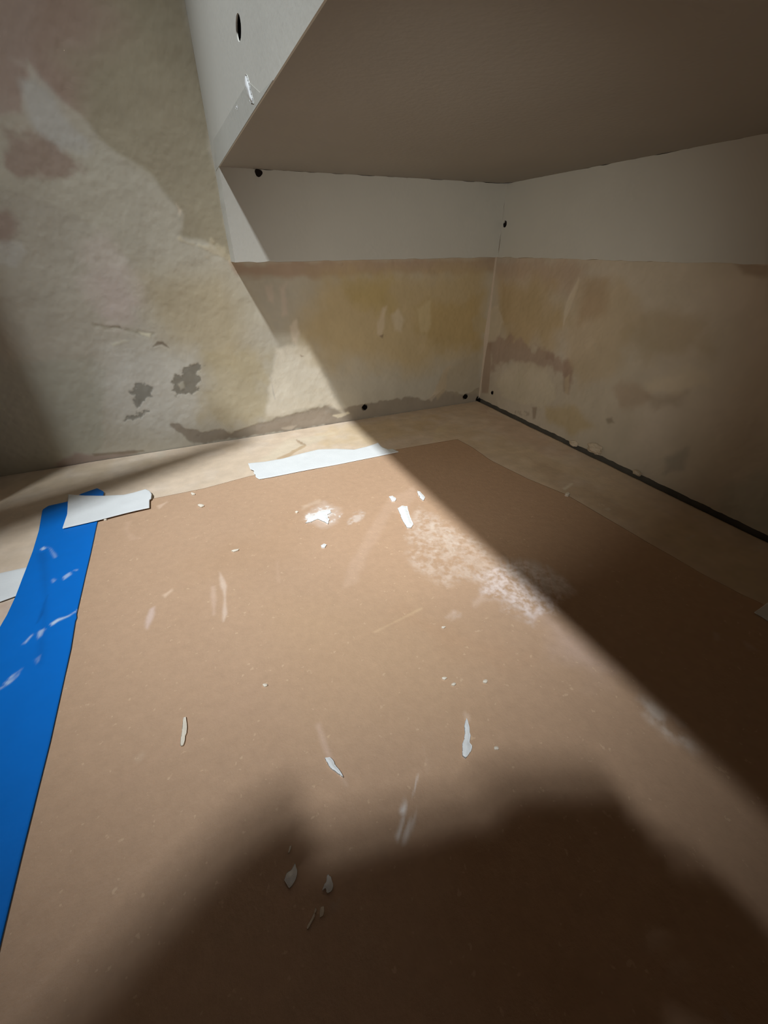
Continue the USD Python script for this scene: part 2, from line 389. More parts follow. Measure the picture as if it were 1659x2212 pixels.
# ------------------------------------------------------------------ back wall
B = []
B_OPS = [
    # broad skim tones
    dict(px=[(150, -200), (420, -200), (402, 0), (503, 572), (440, 528), (385, 512), (395, 462), (330, 385), (210, 305), (130, 215), (75, 150), (60, 90)], c=(166, 154, 128), a=.85, soft=.02, rough=.02, rs=8),
    dict(px=[(-200, -200), (170, -200), (210, 60), (150, 260), (60, 300), (-200, 330)], c=(172, 146, 132), a=.75, soft=.12, rough=.10, rs=4),
    dict(px=[(60, 130), (75, 150), (130, 215), (210, 305), (330, 385), (395, 462), (385, 512), (440, 528), (500, 570), (640, 760), (560, 700), (430, 640), (330, 600), (200, 480), (60, 420), (-200, 380), (-200, 260), (40, 240)],
         c=(196, 188, 168), a=.75, soft=.012, rough=.02, rs=9, h=.004),
    dict(px=[(48, 175), (75, 165), (130, 235), (190, 300), (175, 330), (120, 320), (60, 260)], c=(200, 196, 186), a=.8, soft=.03, rough=.03),
    dict(px=[(18, 285), (90, 282), (125, 310), (165, 345), (178, 372), (120, 388), (40, 385), (15, 360)], c=(168, 146, 130), a=.85, soft=.02, rough=.03),
    dict(px=[(-80, 440), (20, 450), (35, 480), (25, 530), (-80, 540)], c=(166, 142, 128), a=.75, soft=.03, rough=.03),
    dict(px=[(-80, 535), (40, 520), (58, 545), (45, 565), (-80, 570)], c=(206, 202, 190), a=.7, soft=.012, rough=.02),
    dict(px=[(175, 515), (240, 500), (255, 545), (300, 600), (310, 660), (230, 690), (180, 640)], c=(212, 200, 186), a=.7, soft=.04, rough=.04),
    dict(px=[(210, 600), (260, 590), (300, 690), (260, 705), (215, 690)], c=(208, 190, 180), a=.5, soft=.05, rough=.04),
    dict(px=[(300, 590), (480, 600), (540, 700), (520, 800), (380, 760), (320, 680)], c=(186, 170, 136), a=.7, soft=.12, rough=.06, rs=5),
    dict(px=[(-200, 782), (60, 782), (200, 774), (230, 800), (220, 990), (100, 1015), (-200, 1060)], c=(184, 182, 164), a=.6, soft=.02, rough=.012),
    dict(px=[(240, 760), (420, 770), (470, 900), (380, 930), (230, 930)], c=(208, 204, 192), a=.65, soft=.10, rough=.06, rs=6),
    dict(px=[(440, 760), (575, 770), (580, 900), (500, 920), (440, 900)], c=(188, 172, 134), a=.55, soft=.06, rough=.05),
    # torn ridge and scrapes
    dict(px=[(388, 514), (425, 520), (455, 524), (480, 540), (503, 572), (470, 556), (440, 545), (405, 535)], c=(208, 194, 164), a=.6, soft=.010, rough=.026, rs=26, h=.010),
    dict(px=[(395, 455), (380, 440), (388, 470)], c=(220, 204, 180), a=.8, soft=.008, rough=.01),
    dict(px=[(30, 130), (62, 138), (84, 172), (66, 160)], c=(204, 194, 178), a=.6, soft=.02, rough=.02),
    dict(px=[(240, 707), (262, 710), (258, 706)], c=(110, 102, 80), a=.8, soft=.006, rough=.004, h=-.02),
    dict(px=[(200, 700), (262, 708), (330, 722), (326, 728), (260, 713), (205, 705)], c=(168, 160, 138), a=.55, soft=.010, rough=.014, rs=30, h=-.012),
    dict(px=[(300, 717), (326, 720), (324, 728), (306, 724)], c=(222, 214, 188), a=.9, soft=.006, rough=.006, h=.006),
    dict(px=[(238, 742), (270, 734), (276, 738), (245, 748)], c=(214, 208, 186), a=.7, soft=.006, rough=.006, h=.006),
    dict(px=[(330, 750), (340, 738), (352, 740), (366, 752), (350, 744), (338, 748)], c=(132, 118, 100), a=.9, soft=.005, rough=.006, h=-.014),
    # bare grey patches
    dict(px=[(372, 845), (380, 812), (398, 800), (412, 792), (430, 786), (438, 788), (425, 805), (430, 825), (424, 850), (400, 848), (382, 856)], c=(142, 136, 122), a=.95, soft=.006, rough=.022, rs=34, h=-.010),
    dict(px=[(386, 830), (394, 826), (400, 838), (390, 844)], c=(188, 182, 164), a=.8, soft=.005, rough=.008, rs=30, h=.008),
    dict(px=[(275, 858), (284, 834), (300, 832), (312, 826), (326, 838), (324, 858), (306, 872), (296, 878), (286, 872), (288, 856)], c=(144, 140, 128), a=.95, soft=.006, rough=.022, rs=36, h=-.010),
    dict(px=[(272, 908), (280, 900), (296, 896), (310, 886), (325, 888), (312, 896), (300, 904), (284, 910)], c=(146, 142, 130), a=.9, soft=.005, rough=.022, rs=40, h=-.008),
    # base strip of older plaster
    dict(px=[(368, 918), (385, 914), (402, 924), (440, 932), (476, 926), (500, 934), (545, 918), (600, 902), (660, 888), (720, 873), (728, 884), (790, 872), (830, 866), (880, 858), (920, 864), (960, 842), (1000, 852), (1034, 840), (1034, 880), (830, 902), (500, 948), (420, 960)],
         c=(152, 140, 124), a=.9, soft=.008, rough=.016, rs=24, h=-.012),
    dict(px=[(545, 922), (640, 896), (700, 884), (735, 905), (640, 922), (560, 935)], c=(172, 158, 142), a=.6, soft=.02, rough=.02),
    dict(px=[(120, 1000), (160, 978), (190, 982), (290, 974), (300, 978), (200, 1000), (130, 1012)], c=(172, 152, 140), a=.85, soft=.012, rough=.014, h=.006),
    dict(px=[(200, 980), (310, 972), (312, 975), (205, 985)], c=(146, 132, 110), a=.8, soft=.006, rough=.008),
    dict(px=[(720, 898), (752, 890), (756, 893), (730, 904)], c=(224, 212, 186), a=.9, soft=.006, rough=.008),
    dict(px=[(610, 925), (640, 920), (630, 928)], c=(214, 200, 180), a=.6, soft=.01, rough=.01),
    # clean white patch and smears
    dict(px=[(598, 755), (650, 744), (668, 750), (750, 900), (705, 872), (640, 890), (575, 900), (582, 830)], c=(222, 212, 192), a=.9, soft=.018, rough=.015, h=.004),
    dict(px=[(584, 812), (590, 850), (594, 862), (588, 830)], c=(180, 172, 162), a=.7, soft=.006, rough=.006),
    dict(px=[(500, 568), (1068, 556), (1068, 590), (800, 592), (680, 600), (560, 600), (510, 590)], c=(176, 150, 128), a=.8, soft=.02, rough=.015),
    dict(px=[(700, 600), (1050, 580), (1046, 700), (1036, 760), (880, 800), (720, 790), (660, 720)], c=(196, 174, 130), a=.85, soft=.13, rough=.09, rs=5),
    dict(px=[(900, 660), (1040, 640), (1036, 760), (910, 740)], c=(186, 160, 106), a=.6, soft=.06, rough=.06),
    dict(px=[(740, 600), (840, 600), (850, 680), (760, 660)], c=(186, 162, 96), a=.5, soft=.06, rough=.04),
    dict(px=[(815, 720), (815, 700), (825, 665), (835, 660), (832, 700), (824, 728)], c=(214, 196, 166), a=.8, soft=.012, rough=.012),
    dict(px=[(845, 680), (860, 668), (872, 690), (866, 716), (852, 712)], c=(214, 198, 168), a=.8, soft=.014, rough=.01),
    dict(px=[(900, 665), (928, 652), (932, 700), (922, 720), (905, 716)], c=(208, 190, 148), a=.75, soft=.016, rough=.012),
    dict(px=[(905, 725), (920, 724), (918, 765), (904, 765)], c=(200, 180, 142), a=.65, soft=.016, rough=.012),
    dict(px=[(625, 705), (640, 690), (646, 720), (640, 748), (630, 735)], c=(220, 206, 184), a=.8, soft=.012, rough=.012),
    dict(px=[(600, 620), (620, 610), (622, 680), (608, 682)], c=(214, 198, 180), a=.7, soft=.014, rough=.012),
    dict(px=[(575, 620), (588, 615), (592, 655), (580, 650)], c=(214, 198, 180), a=.65, soft=.014, rough=.012),
    dict(px=[(960, 800), (985, 780), (1034, 760), (1034, 850), (960, 850), (945, 835)], c=(178, 164, 138), a=.6, soft=.03, rough=.03),
    dict(px=[(935, 850), (955, 800), (972, 790), (960, 846), (945, 862)], c=(202, 182, 150), a=.5, soft=.01, rough=.015),
    dict(px=[(925, 862), (938, 846), (946, 850), (932, 868)], c=(206, 192, 170), a=.6, soft=.006, rough=.01),
    dict(px=[(1018, 690), (1030, 680), (1052, 690), (1050, 720), (1022, 716)], c=(192, 174, 136), a=.75, soft=.01, rough=.008),
    dict(px=[(820, 726), (828, 722), (826, 730)], c=(120, 96, 76), a=.7, soft=.006, rough=.006),
    dict(px=[(648, 766), (656, 770), (650, 771)], c=(150, 130, 108), a=.8, soft=.004, rough=.004),
]
NAILS_B = on_back([(788, 880), (1005.5, 857)])
xs = axis_points([(-9, -3.2, .5), (-3.2, 0, .0052), (0, .16, .04)])
zs = axis_points([(-.2, 1.45, .0052), (1.45, 2.3, .009), (2.3, 13, .6)])
X, Z = np.meshgrid(xs, zs)
p = np.column_stack([X.ravel(), Z.ravel()])
col, rel = paint(p, (194, 186, 168), B_OPS, on_back)
col *= (1 + .05 * fbm2(p, 2.3, 31, 4)[:, None] * np.array([1.0, .95, 1.3]))
low = .010 * fbm2(p, 1.6, 11, 3) + .005 * fbm2(p, 7, 12, 4) + .0016 * fbm2(p, 40, 13, 3)
fade = np.clip(-p[:, 0] / .15, 0, 1) * np.clip(p[:, 1] / .06, 0, 1)
y = -(rel + low * fade) + nail_pits(p, NAILS_B, .06, .0145) + nail_pits(p, [np.array([.004, .012])], .09, .022)
v = np.column_stack([p[:, 0], y, p[:, 1]])
wall_back = obj('wall_back', v, grid_faces(len(zs), len(xs)), M_PLASTER, None, col, kind='structure', label='patchy skimmed plaster back wall with bare grey spots above the floor')
for h in NAILS_B:
    hole_lining(wall_back, h, 'back', .0145, .05)
hole_lining(wall_back, (.004, .012), 'back', .022, .08, 'corner_hole')

# ------------------------------------------------------------------ right wall
R_OPS = [
    dict(px=[(1068, 560), (1120, 560), (1280, 566), (1240, 640), (1130, 600), (1068, 600)], c=(182, 156, 132), a=.6, soft=.05, rough=.03),
    dict(px=[(1085, 610), (1150, 600), (1200, 620), (1210, 700), (1180, 760), (1110, 740), (1080, 690)], c=(186, 160, 112), a=.7, soft=.09, rough=.07, rs=6),
    dict(px=[(1060, 720), (1120, 735), (1190, 770), (1240, 790), (1235, 830), (1190, 790), (1130, 800), (1105, 780), (1060, 800)], c=(168, 144, 126), a=.75, soft=.02, rough=.03, rs=20),
    dict(px=[(1090, 800), (1130, 780), (1180, 795), (1200, 860), (1160, 880), (1090, 860), (1070, 830)], c=(206, 194, 170), a=.75, soft=.015, rough=.02),
    dict(px=[(1044, 745), (1062, 735), (1056, 850), (1040, 850)], c=(168, 144, 124), a=.8, soft=.01, rough=.006),
    dict(px=[(1052, 720), (1060, 665), (1075, 660), (1088, 695), (1070, 735), (1056, 738)], c=(208, 194, 170), a=.85, soft=.012, rough=.012),
    dict(px=[(1222, 660), (1240, 620), (1252, 600), (1250, 622), (1228, 680), (1216, 710)], c=(214, 200, 176), a=.85, soft=.008, rough=.008),
    dict(px=[(1250, 620), (1330, 600), (1380, 640), (1370, 720), (1330, 800), (1260, 840), (1220, 780), (1230, 690)], c=(188, 168, 134), a=.6, soft=.05, rough=.04),
    dict(px=[(1260, 600), (1320, 600), (1310, 680), (1250, 700)], c=(172, 146, 114), a=.55, soft=.04, rough=.03),
    dict(px=[(1380, 660), (1520, 680), (1530, 760), (1400, 780), (1360, 720)], c=(164, 144, 108), a=.5, soft=.06, rough=.04),
    dict(px=[(1390, 830), (1440, 805), (1535, 790), (1530, 825), (1470, 845), (1400, 850)], c=(208, 194, 168), a=.7, soft=.02, rough=.02),
    dict(px=[(1330, 840), (1380, 835), (1400, 860), (1340, 880)], c=(176, 152, 128), a=.5, soft=.03, rough=.03),
    dict(px=[(1400, 855), (1480, 850), (1460, 880), (1420, 880)], c=(158, 140, 118), a=.5, soft=.03, rough=.03),
    dict(px=[(1575, 845), (1600, 830), (1602, 834), (1580, 850)], c=(200, 186, 164), a=.6, soft=.006, rough=.006),
    dict(px=[(1180, 880), (1240, 880), (1280, 920), (1240, 940), (1180, 910)], c=(184, 162, 116), a=.6, soft=.03, rough=.02),
    dict(px=[(1435, 990), (1480, 970), (1480, 1020), (1440, 1020)], c=(156, 150, 136), a=.6, soft=.02, rough=.02),
    dict(px=[(1310, 905), (1322, 902), (1325, 912), (1314, 914)], c=(150, 136, 116), a=.7, soft=.008, rough=.008),
    dict(px=[(1150, 880), (1160, 880), (1158, 905), (1152, 905)], c=(150, 132, 112), a=.7, soft=.008, rough=.008),
    dict(px=[(1110, 885), (1145, 890), (1145, 900), (1112, 896)], c=(150, 132, 116), a=.5, soft=.008, rough=.012, grain=(3, 50)),
    dict(px=[(1216, 780), (1228, 775), (1236, 800), (1228, 850), (1218, 845)], c=(160, 136, 118), a=.7, soft=.012, rough=.012),
    dict(px=[(1222, 818), (1230, 810), (1228, 850), (1220, 850)], c=(200, 182, 152), a=.6, soft=.006, rough=.008),
    dict(px=[(1180, 760), (1200, 765), (1196, 780), (1180, 775)], c=(160, 136, 118), a=.6, soft=.010, rough=.012),
    dict(px=[(1560, 1060), (1659, 1010), (1800, 990), (1800, 1200), (1560, 1100)], c=(168, 168, 150), a=.5, soft=.05, rough=.04),
    dict(px=[(1590, 570), (1659, 572), (1659, 600), (1610, 590)], c=(150, 128, 106), a=.6, soft=.012, rough=.012),
]
NAILS_R = on_right([(1063.5, 848.5)])
ZB = 0.021
ysr = axis_points([(-9, -2.4, .4), (-2.4, 0, .0052)])
zsr = np.concatenate([[ZB, ZB], axis_points([(ZB, 1.05, .0052), (1.05, 1.4, .05), (1.4, 13, .6)])])
Yg, Zg = np.meshgrid(ysr, zsr)
p = np.column_stack([Yg.ravel(), Zg.ravel()])
col, rel = paint(p, (197, 185, 165), R_OPS, on_right)
col *= (1 + .13 * fbm2(p, 3.6, 41, 4)[:, None] * np.array([1.0, .95, 1.3]))
low = .010 * fbm2(p, 1.8, 21, 3) + .005 * fbm2(p, 7, 22, 4) + .0016 * fbm2(p, 40, 23, 3)
fade = np.clip(-p[:, 0] / .15, 0, 1)
x = -(rel + low * fade) + nail_pits(p, NAILS_R, .06, .010)
zz = p[:, 1] + 0
rag = .004 * fbm2(np.column_stack([p[:, 0], 0 * p[:, 0]]), 30, 44, 3)
zz = zz + rag * np.clip(1 - (p[:, 1] - ZB) / .03, 0, 1)
nrow = len(ysr)
x[:nrow] = 0.12            # underside turned back into the joint
v = np.column_stack([x, p[:, 0], zz])
wall_right = obj('wall_right', v, grid_faces(len(zsr), len(ysr), True), M_PLASTER, None, col, kind='structure', label='mottled tan plaster wall above a dark open floor joint')
for h in NAILS_R:
    hole_lining(wall_right, h, 'right', .010, .05, squash=1.0)


def box(x0, x1, y0, y1, z0, z1):
    b = trimesh.creation.box([x1 - x0, y1 - y0, z1 - z0])
    b.apply_translation([(x0 + x1) / 2, (y0 + y1) / 2, (z0 + z1) / 2])
    return b


b = box(.012, .10, -9, -.002, -.14, .036)
obj('trim_1', b.vertices, b.faces, M_SILL, None, smooth=False, kind='structure', label='grey sill timber deep in the joint under the right wall')
b = box(-9, .4, -9, .3, -.30, -.14)
obj('floor', b.vertices, b.faces, M_DARK, None, smooth=False, kind='structure', label='dark base seen down the open floor joint')

# white filler bead down the inner corner
zc = np.linspace(.03, ZD, 160)
ring = []
for k, zq in enumerate(zc):
    w = .007 + .014 * math.exp(-((zq - .50) / .14) ** 2) + .004 * float(meshkit.noise(np.array([[zq * 14, .3, .1]]), 3)[0])
    ring.append([(-w * 1.2, .012, zq), (-w * .75, -w * .35, zq), (-w * .35, -w * .8, zq), (.012, -w * 1.3, zq)])
v = np.array(ring).reshape(-1, 3)
tint = np.tile(lin((198, 180, 158)), (len(v), 1))
obj('corner_bead', v, grid_faces(len(zc), 4, True), M_PLASTER, wall_back, tint, label='pale filler bead down the inner corner of the walls')


# ------------------------------------------------------------------ soffit and drywall strips
def ragged_strip(pts, amp, seed, step=.02):
    """Closed outline with extra points and a slight wobble."""
    out = []
    pts = np.asarray(pts, float)
    for i in range(len(pts)):
        a, b = pts[i], pts[(i + 1) % len(pts)]
        n = max(2, int(np.linalg.norm(b - a) / step))
        nrm = np.array([-(b - a)[1], (b - a)[0]]) / np.linalg.norm(b - a)
        for k in range(n):
            q = a + (b - a) * k / n
            d = 0 if k == 0 else amp * (float(meshkit.fbm(np.array([[q[0] * 20, q[1] * 20, seed]]), 3, seed)[0]) * 2 - 1)
            out.append(q + nrm * d)
    return Polygon(out).buffer(0)


def panel(poly, depth, mat, name, to_world, parent=None, holes=(), wide=1.0, **kw):
    """Sheet cut to a 2-D outline, with round screw holes cut through its face."""
    for c, r in holes:
        poly = poly.difference(shapely.affinity.scale(shapely.Point(*c).buffer(r, 12), wide, 1.0))
    e = trimesh.creation.extrude_polygon(poly, depth, engine='earcut')
    v = to_world(np.asarray(e.vertices))
    return obj(name, v, e.faces, mat, parent, smooth=20, **kw)


HB = on_back([(558, 371)], -TB)[0]
# back strip: outline in (x, z), face at y = -TB
back_poly = ragged_strip([(-XS, ZD - .002), (-TR, ZD + .002), (-TR, ZS), (-XS, ZS)], .004, 3)
back_strip = thing('drywall_strip', kind=None, label='white drywall strip with a sunlit corner below the soffit on the back wall', category='drywall strip')
props(back_strip, label='white drywall strip under the soffit on the back wall, one lit sliver at its end')
pb = panel(back_poly, TB, M_DRYWALL, 'board', lambda v: np.column_stack([v[:, 0], -TB + v[:, 2], v[:, 1]]), back_strip)
# gouged screw hole at the top joint of the back strip
HR = on_right([(1090.5, 484)], -TR)[0]
right_poly = ragged_strip([(-3.3, ZD - .004), (-TB, ZD + .002), (-TB, ZS), (-3.3, ZS)], .004, 5)
right_strip = thing('drywall_strip', label='white drywall strip with one screw hole, under the soffit along the right wall', category='drywall strip')
props(right_strip, label='shaded white drywall strip with one screw hole, along the wall with the open floor joint')
panel(right_poly, TR, M_DRYWALL, 'board', lambda v: np.column_stack([-TR + v[:, 2], v[:, 0], v[:, 1]]), right_strip, holes=[(HR, .017)])


def cup(name, parent, centre, normal, rad, depth, squash, mat, label=None):
    """Dark bottom of a screw hole: a small dished disc set into the hole."""
    nrm = np.asarray(normal, float)
    a = np.array([0, 0, 1.0]) if abs(nrm[2]) < .9 else np.array([1.0, 0, 0])
    e1 = np.cross(a, nrm); e1 /= np.linalg.norm(e1)
    e2 = np.cross(nrm, e1)
    n = 18
    v, f = [], []
    rings = [(1.0, .0), (.92, -depth * .3), (.55, -depth * .8), (.0, -depth)]
    for r, d in rings[:-1]:
        for i in range(n):
            t = 2 * math.pi * i / n
            k = 1 + .10 * math.sin(3 * t + centre[0] * 50)
            v.append(centre + e1 * rad * r * k * math.cos(t) * squash + e2 * rad * r * k * math.sin(t) + nrm * d)
    v.append(centre - nrm * depth)
    for k in range(len(rings) - 2):
        for i in range(n):
            j = (i + 1) % n
            f += [[k * n + i, k * n + j, (k + 1) * n + j], [k * n + i, (k + 1) * n + j, (k + 1) * n + i]]
    f += [[(len(rings) - 2) * n + i, (len(rings) - 2) * n + (i + 1) % n, len(v) - 1] for i in range(n)]
    obj(name, np.array(v), f, mat, parent, smooth=False, label=label)


cup('screw_hole', right_strip, np.array([-TR + .002, HR[0], HR[1]]), [-1, 0, 0], .017, .03, 1.0, M_HOLE, 'dark screw hole')
cup('screw_hole', back_strip, np.array([HB[0], -TB - .002, HB[1] - .004]), [0, -1, 0], .014, .0, 1.2, M_HOLE, 'gouged screw hole at the upper joint')

soffit = thing('drywall_soffit', label='white drywall soffit with a lit end face and dark underside over the wall corner', category='soffit')
YF = -3.3
# underside sheet with a nick in the inner corner
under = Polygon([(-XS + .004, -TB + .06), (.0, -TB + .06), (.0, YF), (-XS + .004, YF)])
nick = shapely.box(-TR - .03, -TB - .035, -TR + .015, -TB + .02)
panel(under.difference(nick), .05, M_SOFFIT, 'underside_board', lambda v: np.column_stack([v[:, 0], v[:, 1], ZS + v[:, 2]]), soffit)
HE = np.array([0, 0.0])
pe = on_plane([(515, 60)], 0, -XS)[0]
end = Polygon([(.0, ZS), (YF, ZS), (YF, 6.0), (.0, 6.0)])
panel(end, .004, M_DRYWALL, 'end_board', lambda v: np.column_stack([-XS + v[:, 2], v[:, 0], v[:, 1]])[:, [0, 1, 2]], soffit, holes=[((pe[1], pe[2]), .022)], wide=1.7)
cup('screw_hole', soffit, np.array([-XS + .007, pe[1], pe[2]]), [-1, 0, 0], .032, .05, 1.5, M_HOLE, 'dark screw hole in the lit end face')
b = box(-TR - .045, -TR + .02, -TB - .05, -TB + .02, ZS + .03, ZS + .05)
obj('corner_gap', b.vertices, b.faces, M_HOLE, soffit, smooth=False, label='dark gap at the inner corner')

def face_dab(pxs, plane_x, h, seed):
    q = on_plane(pxs, 0, plane_x)
    return dab_mesh(q[:, 1:], h, seed, .012, lambda a, d: np.column_stack([np.full(len(a), plane_x) - d, a]))


def dab_mesh(outline, h, seed, edge, to_world, rag=.004, step=None):
    """A thin domed blob over a ragged outline; closed skirt down to its ground."""
    poly = Polygon(outline).buffer(0)
    if poly.geom_type != 'Polygon':
        poly = max(poly.geoms, key=lambda g: g.area)
    L = poly.exterior.length
    n = int(np.clip(L / (rag * 1.2), 24, 160))
    b = np.array([poly.exterior.interpolate(i / n, normalized=True).coords[0] for i in range(n)])
    nz = meshkit.fbm(np.column_stack([b * 55, np.full(n, seed * 1.7)]), 3, seed) * 2 - 1
    c = np.array(poly.representative_point().coords[0])
    dirs = (b - c) / np.maximum(np.linalg.norm(b - c, axis=1, keepdims=True), 1e-9)
    b = b + dirs * (nz * rag * 2.2)[:, None]
    poly = Polygon(b).buffer(0)
    if poly.geom_type != 'Polygon':
        poly = max(poly.geoms, key=lambda g: g.area)
    n = len(poly.exterior.coords) - 1
    b = np.array(poly.exterior.coords)[:-1]
    x0, y0, x1, y1 = poly.bounds
    st = step or max((x1 - x0), (y1 - y0)) / 26
    gx, gy = np.meshgrid(np.arange(x0, x1, st), np.arange(y0, y1, st))
    g = np.column_stack([gx.ravel(), gy.ravel()])
    g = g[shapely.contains_xy(poly.buffer(-st * .35), g[:, 0], g[:, 1])]
    a = np.vstack([b, g])
    t = Delaunay(a).simplices
    cen = a[t].mean(1)
    t = t[shapely.contains_xy(poly, cen[:, 0], cen[:, 1])]
    d = shapely.distance(poly.exterior, shapely.points(a))
    hh = h * .55 * np.sqrt(np.clip(d / edge, 0, 1)) * (.55 + .75 * (meshkit.fbm(np.column_stack([a * 40, np.full(len(a), seed * .9)]), 3, seed + 3)))
    hh[:n] = h * .12
    top = to_world(a, hh)
    low = to_world(b, np.full(n, -.004))
    v = np.vstack([top, low])
    e1, e2 = a[t[:, 1]] - a[t[:, 0]], a[t[:, 2]] - a[t[:, 0]]
    flip = e1[:, 0] * e2[:, 1] - e1[:, 1] * e2[:, 0] < 0
    t[flip] = t[flip][:, ::-1]
    i = np.arange(n); j = (i + 1) % n
    sk = np.vstack([np.column_stack([i, len(a) + i, len(a) + j]), np.column_stack([i, len(a) + j, j])])
    return v, np.vstack([t, sk])


v, f = face_dab([(531, 160), (536, 168), (541, 190), (547, 210), (550, 226), (544, 224), (537, 205), (531, 190)], -XS, .012, 4)
obj('filler_smear', v, f[:, ::-1], M_WET, soffit, label='glossy white filler smear on the lit end face')
v, f = face_dab([(511, 226), (515, 230), (513, 238), (509, 234)], -XS, .008, 6)
obj('filler_smear', v, f[:, ::-1], M_WET, soffit, label='glossy white filler smear on the lit end face')

q = on_plane([(461, 303), (470, 288), (536, 176), (562, 200), (590, 172), (620, 250), (470, 420)], 0, -XS)[:, 1:]
panel(Polygon(q).buffer(0).intersection(shapely.box(-9, ZS + .001, 0, 9)), .0006, M_PATCH, 'joint_patch', lambda v: np.column_stack([-XS - v[:, 2], v[:, 0], v[:, 1]]), soffit, label='slightly greyer filled joint patch')

# ------------------------------------------------------------------ brown protective board on the floor
def curve(px, n, z=0.0):
    q = on_floor(px, z)
    s = np.concatenate([[0], np.cumsum(np.linalg.norm(np.diff(q, axis=0), axis=1))])
    t = np.linspace(0, s[-1], n)
    return np.column_stack([np.interp(t, s, q[:, k]) for k in range(2)])


def resample(q, n):
    q = np.asarray(q, float)
    s = np.concatenate([[0], np.cumsum(np.linalg.norm(np.diff(q, axis=0), axis=1))])
    t = np.linspace(0, s[-1], n)
    return np.column_stack([np.interp(t, s, q[:, k]) for k in range(2)])


def coons(c0, c1, d0, d1):
    """c0, c1: back and front edges (n x 2, left to right); d0, d1: left and right edges (m x 2, back to front)."""
    n, mm = len(c0), len(d0)
    u = np.linspace(0, 1, n)[None, :, None]; w = np.linspace(0, 1, mm)[:, None, None]
    S = (1 - w) * c0[None] + w * c1[None] + (1 - u) * d0[:, None] + u * d1[:, None]
    S -= (1 - u) * (1 - w) * c0[0] + u * (1 - w) * c0[-1] + (1 - u) * w * c1[0] + u * w * c1[-1]
    return S


